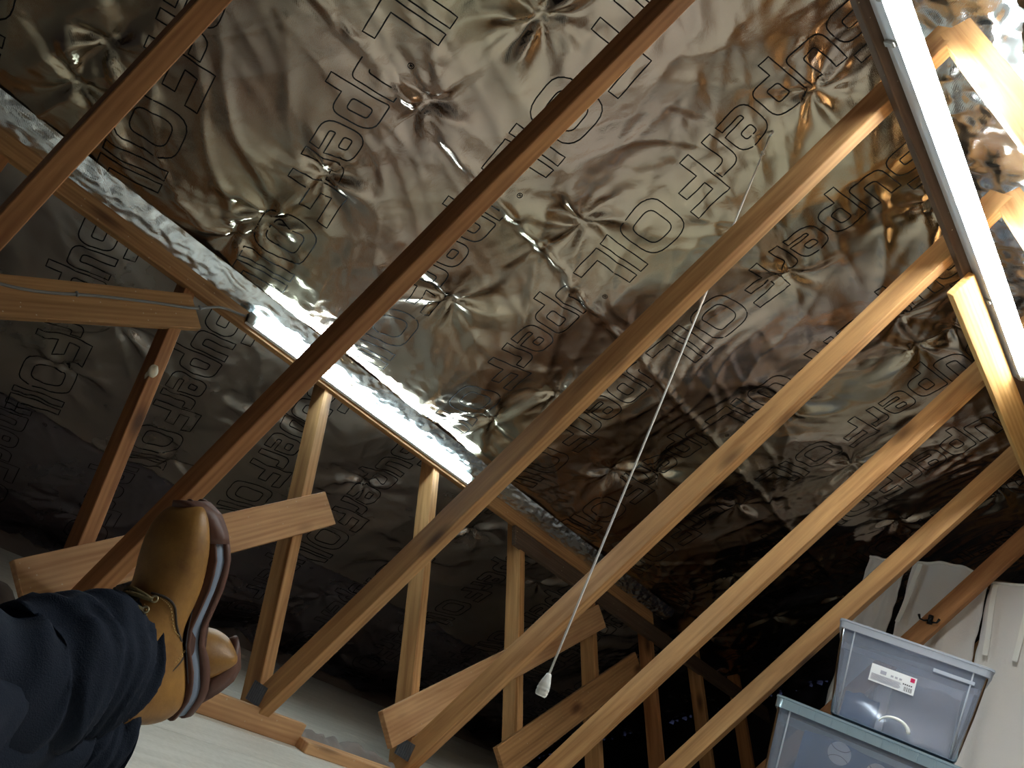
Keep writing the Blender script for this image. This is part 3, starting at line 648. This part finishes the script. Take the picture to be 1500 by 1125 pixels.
link('red_mark', lab(lw_ - .018, .004, .013, .013, M_RED, 'red', None, .001), M_RED, sticker)
r_ = random.Random(4); tx = []
for k in range(6): tx.append(lab(.005, .030 + k * .0036, .092 - r_.uniform(0, .012), .0016, M_LT, 't', None, .001))
tx.append(lab(.030, .013, .018, .011, M_LT, 't', None, .001))
for k in range(3): tx.append(lab(.062 + .013 * k, .017, .008, .006, M_LT, 't', None, .001))
link('small_print', join_meshes('small_print', tx), M_LT, sticker)
bc = [lab(.106 + .0028 * k + r_.uniform(0, .0006), .037, r_.choice([.0008, .0016]), .014, M_DK, 't', None, .001) for k in range(9)] + [lab(.101 + .006 * k, .028, .0038, .004, M_DK, 't', None, .001) for k in range(5)]
link('barcode', join_meshes('barcode', bc), M_DK, sticker)
# things in the boxes
M_BLUE = simple('blue_fabric', (.06, .16, .34), .8, bump=.5, bscale=60); M_BALLP = simple('ball_print', (1, .95, .93), .8); M_STI = simple('stitch_print', (.22, .16, .18), .8)
def soft_block(o_, w_, d_, h_, seed):
    bm = bmesh.new(); bmesh.ops.create_cube(bm, size=1); bmesh.ops.subdivide_edges(bm, edges=bm.edges, cuts=9, use_grid_fill=True)
    for v in bm.verts:
        x, y, z = v.co
        s = 1 - .08 * (abs(2 * x) ** 6 + abs(2 * z) ** 6) * (abs(2 * y) ** 6)
        v.co = o_ + fx * (x * w_ * s + w_ / 2) + fy * (y * d_ * s + d_ / 2) + V((0, 0, (z * s + .5) * h_ + .008 * math.sin(x * 9 + seed) * math.cos(y * 7)))
    me = bpy.data.meshes.new('soft'); bm.to_mesh(me); bm.free(); return smooth(me)
O2 = P2 + fx * .045 + fy * .035 + V((0, 0, -.33)); bw, bh = .50, .275
fab = link('folded_bedding', soft_block(O2 + fx * .055, .46, .30, bh, 1), M_BLUE); tag(fab, 'folded blue fabric with pale ball print inside the ribbed box', 'bedding')
for (bx, bz, rad) in ((.125, .238, .036), (.245, .222, .034), (.15, .13, .036), (.30, .12, .036), (.38, .215, .034), (.43, .10, .035)):
    ctr = O2 + fx * (.055 + bx) - fy * .002 + V((0, 0, bz))
    vs = [ctr] + [ctr + fx * rad * math.cos(t) + V((0, 0, rad * math.sin(t))) for t in np.linspace(0, 2 * PI, 25)[:-1]]
    vs += [v - fy * .0015 for v in vs[1:]]
    disc = link('printed_ball', mesh_pydata('disc', vs, [(25 + k, 25 + (k + 1) % 24, 1 + (k + 1) % 24, 1 + k) for k in range(24)] + [tuple(range(25, 49))]), M_BALLP, fab)
    arcs = []
    for s in (-1, 1):
        pp = [ctr - fy * .0022 + fx * (rad * 1.3 * math.cos(t) * .75) + V((0, 0, s * (rad * .95) - s * rad * .75 * math.sin(t))) for t in np.linspace(.5, PI - .5, 8)]
        arcs.append(tube_mesh('a', pp, .0012, 4))
    link('printed_seam', join_meshes('seam', arcs), M_STI, disc)
lin = link('folded_linen', soft_block(P1 + fx * .20 + fy * .06 + V((0, 0, -.30)), .20, .20, .20, 3), M_CLOTH); tag(lin, 'pale folded linen standing inside the labelled box', 'linen')
dn = link('folded_denim', soft_block(P1 + fx * .065 + fy * .07 + V((0, 0, -.30)), .11, .18, .10, 5), M_BLUE); tag(dn, 'small blue folded cloth at the lower left inside the labelled box', 'linen')

# ------------------------------------------------------------------ person: crossed legs in navy trousers and tan boots
person = empty('person', (1.5, -.2, FLOOR), 'person lying with crossed legs, navy work trousers and tan lace-up boots, only legs in view', 'person')
def leather():
    m, nt, b = new_mat('tan_leather'); L = nt.links.new; tc = N(nt, 'ShaderNodeTexCoord')
    n = N(nt, 'ShaderNodeTexNoise', Scale=22., Detail=5., Roughness=.6); L(tc.outputs['Object'], n.inputs['Vector'])
    cr = N(nt, 'ShaderNodeValToRGB'); L(n.outputs['Fac'], cr.inputs[0]); cr.color_ramp.elements[0].position = .3; cr.color_ramp.elements[0].color = (.22, .10, .022, 1)
    cr.color_ramp.elements[1].position = .72; cr.color_ramp.elements[1].color = (.40, .20, .045, 1); L(cr.outputs[0], b.inputs['Base Color'])
    b.inputs['Roughness'].default_value = .5; n2 = N(nt, 'ShaderNodeTexNoise', Scale=300., Detail=3.); L(tc.outputs['Object'], n2.inputs['Vector'])
    bp = N(nt, 'ShaderNodeBump', Strength=.25, Distance=.001); L(n2.outputs['Fac'], bp.inputs['Height']); L(bp.outputs[0], b.inputs['Normal']); return m
M_LEA = leather(); M_OUT = simple('outsole_brown', (.11, .045, .03), .55, bump=.3); M_MID = simple('midsole_bluegrey', (.22, .27, .36), .5, bump=.2)
M_TRIM = simple('tongue_dark', (.05, .035, .025), .8); M_LACE = simple('lace_olive', (.16, .12, .05), .8, bump=.6, bscale=400); M_EYE = simple('eyelet_brass', (.5, .44, .28), .35, .9)
M_STITCH = simple('stitch_tan', (.62, .42, .16), .8)
def zb_(x):   # sole underside line: toe spring and raised arch
    return .020 * math.exp(-((x - .115) / .045) ** 2) + .016 * max(0, (x - .22) / .08) ** 2 + .006 * max(0, (.03 - x) / .03)
SEC = [  # top x,z ; bottom x ; half width ; (bottom z follows the sole)
 (.300, .030, .300, .012, .010), (.297, .046, .297, .0, .030), (.282, .064, .282, 0, .043), (.258, .077, .256, 0, .050), (.228, .084, .225, 0, .053), (.200, .088, .190, 0, .052),
 (.178, .096, .160, 0, .049), (.162, .108, .130, 0, .045), (.150, .122, .095, 0, .041), (.142, .137, .055, 0, .038), (.136, .152, .020, .0, .037), (.130, .167, .000, .020, .037), (.125, .182, -.004, .055, .038),
 (.120, .200, .002, .095, .040), (.118, .222, .004, .140, .043), (.117, .245, .004, .185, .045), (.117, .262, .005, .235, .046)]
def boot_parts(T, name_label, short=False):
    """T: 4x4 local->world; local x toe, z up the shin, y lateral"""
    root = person
    def ring(tx_, tz, bx, bz, hw_, n=28, grow=0.):
        if bz < .035: bz = max(bz, zb_(bx)) + .004
        top = V((tx_, 0, tz)); bot = V((bx, 0, bz)); c = (top + bot) / 2; ax = (top - bot) / 2; out = []
        for k in range(n):
            a = 2 * PI * k / n; ca, sa = math.cos(a), math.sin(a); e = .78 if sa < 0 else .95
            s = math.copysign(abs(sa) ** e, sa); q = math.copysign(abs(ca) ** e, ca); wmul = 1.0 if sa < .2 else 1 - .18 * (sa - .2)
            out.append(T @ (c + ax * s * (1 + grow) + V((0, q * (hw_ + grow * .02) * wmul + .006 * math.sin((bx) * 12), 0))))
        return out
    dense = spline(SEC[:-4] if short else SEC[:-2], 48); upper = link('boot', loft_mesh('boot', [ring(*r) for r in dense]), M_LEA, root); upper['label'] = name_label
    def outline(g, n=48):
        pts = []
        for k in range(n):
            a = 2 * PI * k / n; ca, sa = math.cos(a), math.sin(a); x = .15 + (.157 + g) * math.copysign(abs(ca) ** .85, ca)
            hw_ = np.interp(x, [-.01, .02, .06, .11, .17, .22, .26, .29, .31], [.02, .036, .038, .037, .047, .054, .050, .037, .012]) + g
            pts.append((x, math.copysign(abs(sa) ** .7, sa) * hw_ + .006 * math.sin(x * 12)))
        return pts
    def slab(g, zlo, zhi, mat, name, par, heel=0.):
        r = []
        for z, gg in ((zlo, g - .002), (zlo + .001, g), (zhi - .001, g), (zhi, g - .002)):
            r.append([T @ V((x, y_, zb_(x) + z - (heel * (z < (zlo + zhi) / 2)) * (1 if x < .085 else 0))) for x, y_ in outline(gg)])
        return link(name, loft_mesh(name, r), mat, par)
    slab(-.002, -.012, .010, M_MID, 'midsole', upper); so = slab(.002, -.020, -.010, M_OUT, 'outsole', upper, .004)
    slab(.0015, .006, .011, M_OUT, 'welt', upper)
    # toe bumper
    rr = []
    for x in np.linspace(.245, .306, 8):
        g = .0015; hw_ = np.interp(x, [.22, .26, .29, .308], [.055, .050, .037, .014]) + g; zt = .020 + .016 * (x - .245) / .06
        rr.append([T @ V((x, hw_ * math.cos(a) + .006 * math.sin(x * 12), zb_(x) - .012 + (zt + .012) * max(0, math.sin(a)) ** .5)) for a in np.linspace(0, PI, 15)])
    link('toe_bumper', loft_mesh('bumper', rr), M_OUT, upper)
    # tongue, eyelet facing, laces
    tq = []
    for (tx_, tz, w_) in ((.176, .099, .012), (.160, .113, .017), (.148, .130, .018), (.140, .150, .019), (.133, .175, .020), (.129, .205, .022), (.127, .235, .024), (.126, .265, .024)):
        tq.append([T @ V((tx_ + .004 * math.sin(a), w_ * math.cos(a) + .004, tz + .003 * math.sin(a))) for a in np.linspace(0, 2 * PI, 13)[:-1]])
    link('tongue', loft_mesh('tongue', tq[:5] if short else tq[:7]), M_TRIM, upper)
    EY = [(.170, .094), (.157, .107), (.147, .122), (.139, .140), (.133, .160)]
    for k, (ex, ez) in enumerate(EY):
        for s in (-1, 1):
            c = V((ex, s * .031 + .004, ez - .003)); nr = V((.45, s * .62, .62)).normalized(); a = nr.orthogonal().normalized(); b_ = nr.cross(a)
            link('eyelet', tube_mesh('eyelet', [T @ (c + nr * .002 + (a * math.cos(t) + b_ * math.sin(t)) * .0042) for t in np.linspace(0, 2 * PI, 13)[:-1]], .0015, 6, closed=True), M_EYE, upper)
        if k < 4:
            for s in (-1, 1):
                e2 = EY[k + 1] if s > 0 else EY[k]
                e1 = EY[k]; p0 = V((e1[0], -.030 + .004, e1[1])); p3 = V((e2[0], .030 + .004, e2[1])); mid = (p0 + p3) / 2 + V((.014, 0, .012))
                pp = spline([tuple(T @ p0), tuple(T @ ((p0 * .6 + p3 * .4) + V((.013, 0, .011)))), tuple(T @ ((p0 * .35 + p3 * .65) + V((.013, 0, .011)))), tuple(T @ p3)], 10)
                link('lace', tube_mesh('lace', pp, .0032, 7), M_LACE, upper)
    # stitched seams on the side and raised quarter edge
    def side_pt(x, z, s, lift=.001):
        # find ring param by interpolation: march through dense sections
        best = None
        for r in dense[2:-1]:
            top = V((r[0], 0, r[1])); bz = r[3]
            if bz < .035: bz = max(bz, zb_(r[2])) + .004
            bot = V((r[2], 0, bz)); d = top - bot; t = max(0, min(1, (V((x, 0, z)) - bot).dot(d) / d.length_squared)); e = (bot + d * t - V((x, 0, z))).length
            if best is None or e < best[0]: best = (e, t, r[4])
        _, t, hw_ = best; sa = 2 * t - 1; e = .78 if sa < 0 else .95
        a = math.asin(max(-1, min(1, math.copysign(abs(sa) ** (1 / e), sa)))); q = math.cos(a) ** e; wm = 1.0 if math.sin(a) < .2 else 1 - .18 * (math.sin(a) - .2)
        return V((x, s * (q * hw_ * wm + lift) + .006 * math.sin(x * 12), z))
    lines = {'seam': [[(.178, .090), (.172, .078), (.160, .068), (.13, .056), (.11, .040), (.105, .026)], [(.090, .024), (.075, .045), (.06, .07), (.05, .095)]],
             'row': [[(.164, .099), (.148, .100), (.135, .112), (.126, .13), (.120, .150)], [(.097, .024), (.083, .045), (.068, .07), (.058, .095)], [(.172, .084), (.160, .074), (.13, .062), (.115, .046)]]}
    for s in (-1, 1):
        for ln in lines['seam']:
            pp = spline(ln, 22); link('seam', tube_mesh('seam', [T @ side_pt(x, z, s, .0004) for x, z in pp], .0018, 6), M_TRIM, upper)
        st = []
        for ln in lines['row']:
            pp = spline(ln, 40)
            for k in range(0, 39, 2): st.append(tube_mesh('s', [T @ side_pt(*pp[k], s, .0008), T @ side_pt(*pp[k + 1], s, .0008)], .0009, 4))
        o_ = link('stitching', join_meshes('stitching', st), M_STITCH, upper); o_['kind'] = 'stuff'
    return upper
def basis(o_, X, Z):
    X = V(X).normalized(); Z = V(Z); Z = (Z - X * Z.dot(X)).normalized(); Y = Z.cross(X)
    T = Matrix((X, Y, Z)).transposed().to_4x4(); T.translation = V(o_); return T
T1 = basis((.841, .505, .085), (-.1259, -.4019, .907), (.3214, -.8352, -.4462))
T2 = basis((.70, .37, -.022), (.17, .77, .60), (.0144, -.9927, .1194))
boot_parts(T1, 'tan leather lace-up boot pointing straight up, sole edge to the right')
boot_parts(T2, 'tan boot crossed underneath, mostly hidden by the upper boot', True)
# trousers
M_NAVY = simple('navy_cotton', (.009, .014, .028), .85, bump=.5, bscale=500, spec=.25)
def leg(name, pts, seed, extra=0.):
    """pts: (x, y, z, radius)"""
    n, m_ = 110, 64; S_ = spline(pts, n); P = [V(q[:3]) for q in S_]; nrm = None; G = np.zeros((n, m_, 3))
    for i, p in enumerate(P):
        t = (P[min(i + 1, n - 1)] - P[max(i - 1, 0)]).normalized()
        if nrm is None: nrm = (V((0, 0, 1)) - t * t.z).normalized()
        nrm = (nrm - t * nrm.dot(t)).normalized(); bn = t.cross(nrm)
        for k in range(m_):
            a = 2 * PI * k / m_; G[i, k] = tuple(nrm * math.cos(a) + bn * math.sin(a))
    S0 = np.linspace(0, 1, n)[:, None] * np.ones((1, m_)); A = np.linspace(0, 2 * PI, m_, endpoint=False)[None, :] * np.ones((n, 1))
    ca, sa = np.cos(A), np.sin(A)
    f = .010 * (1 - np.abs(vnoise(S0 * 16 + ca * .9, S0 * 5 + sa * .9, seed)) * 3) + .016 * vnoise(S0 * 7 + ca * 1.1 + 3, sa * 1.1 - S0 * 4, seed + 1) + .0035 * vnoise(S0 * 40 + ca * 2, sa * 4, seed + 2)
    f = f * (np.clip(S0 * 10, .25, 1)) + .006 * np.exp(-((S0 - .012) / .006) ** 2)
    R_ = S_[:, 3][:, None] + f
    C_ = np.array([tuple(p) for p in P])[:, None, :]
    vs = C_ + G * R_[..., None]
    inner = C_ + G * (R_ - .006)[..., None]
    rings = [[V(q) for q in inner[i]] for i in range(12, -1, -1)] + [[V(q) for q in vs[i]] for i in range(n)]
    me = loft_mesh(name, rings, caps=False); return me
legA = leg('legA', [(0.824, 0.391, 0.124, 0.069), (0.831, 0.377, 0.12, 0.075), (0.862, 0.324, 0.103, 0.086), (0.887, 0.282, 0.084, 0.091), (.905, .239, .060, .092), (.95, .12, .038, .092), (1.06, -.03, .045, .098), (1.25, -.20, .08, .118), (1.45, -.38, .09, .125), (1.60, -.50, .09, .13)], 3)
legB = leg('legB', [(.842, .421, .032, .054), (.845, .411, .030, .058), (.858, .372, .020, .062), (.878, .321, .016, .064), (.98, .18, .02, .068), (1.15, .05, .035, .080), (1.40, -.10, .055, .10), (1.66, -.30, .075, .118), (1.78, -.45, .08, .125)], 9)
hip = tube_mesh('hip', [(1.50, -.30, .09), (1.62, -.44, .09), (1.74, -.62, .085), (1.84, -.78, .08)], [.13, .165, .165, .14], 32)
tr = link('trousers', join_meshes('trousers', [legA, legB, hip]), M_NAVY, person); smooth(tr.data); tr['label'] = 'creased dark navy work trousers'
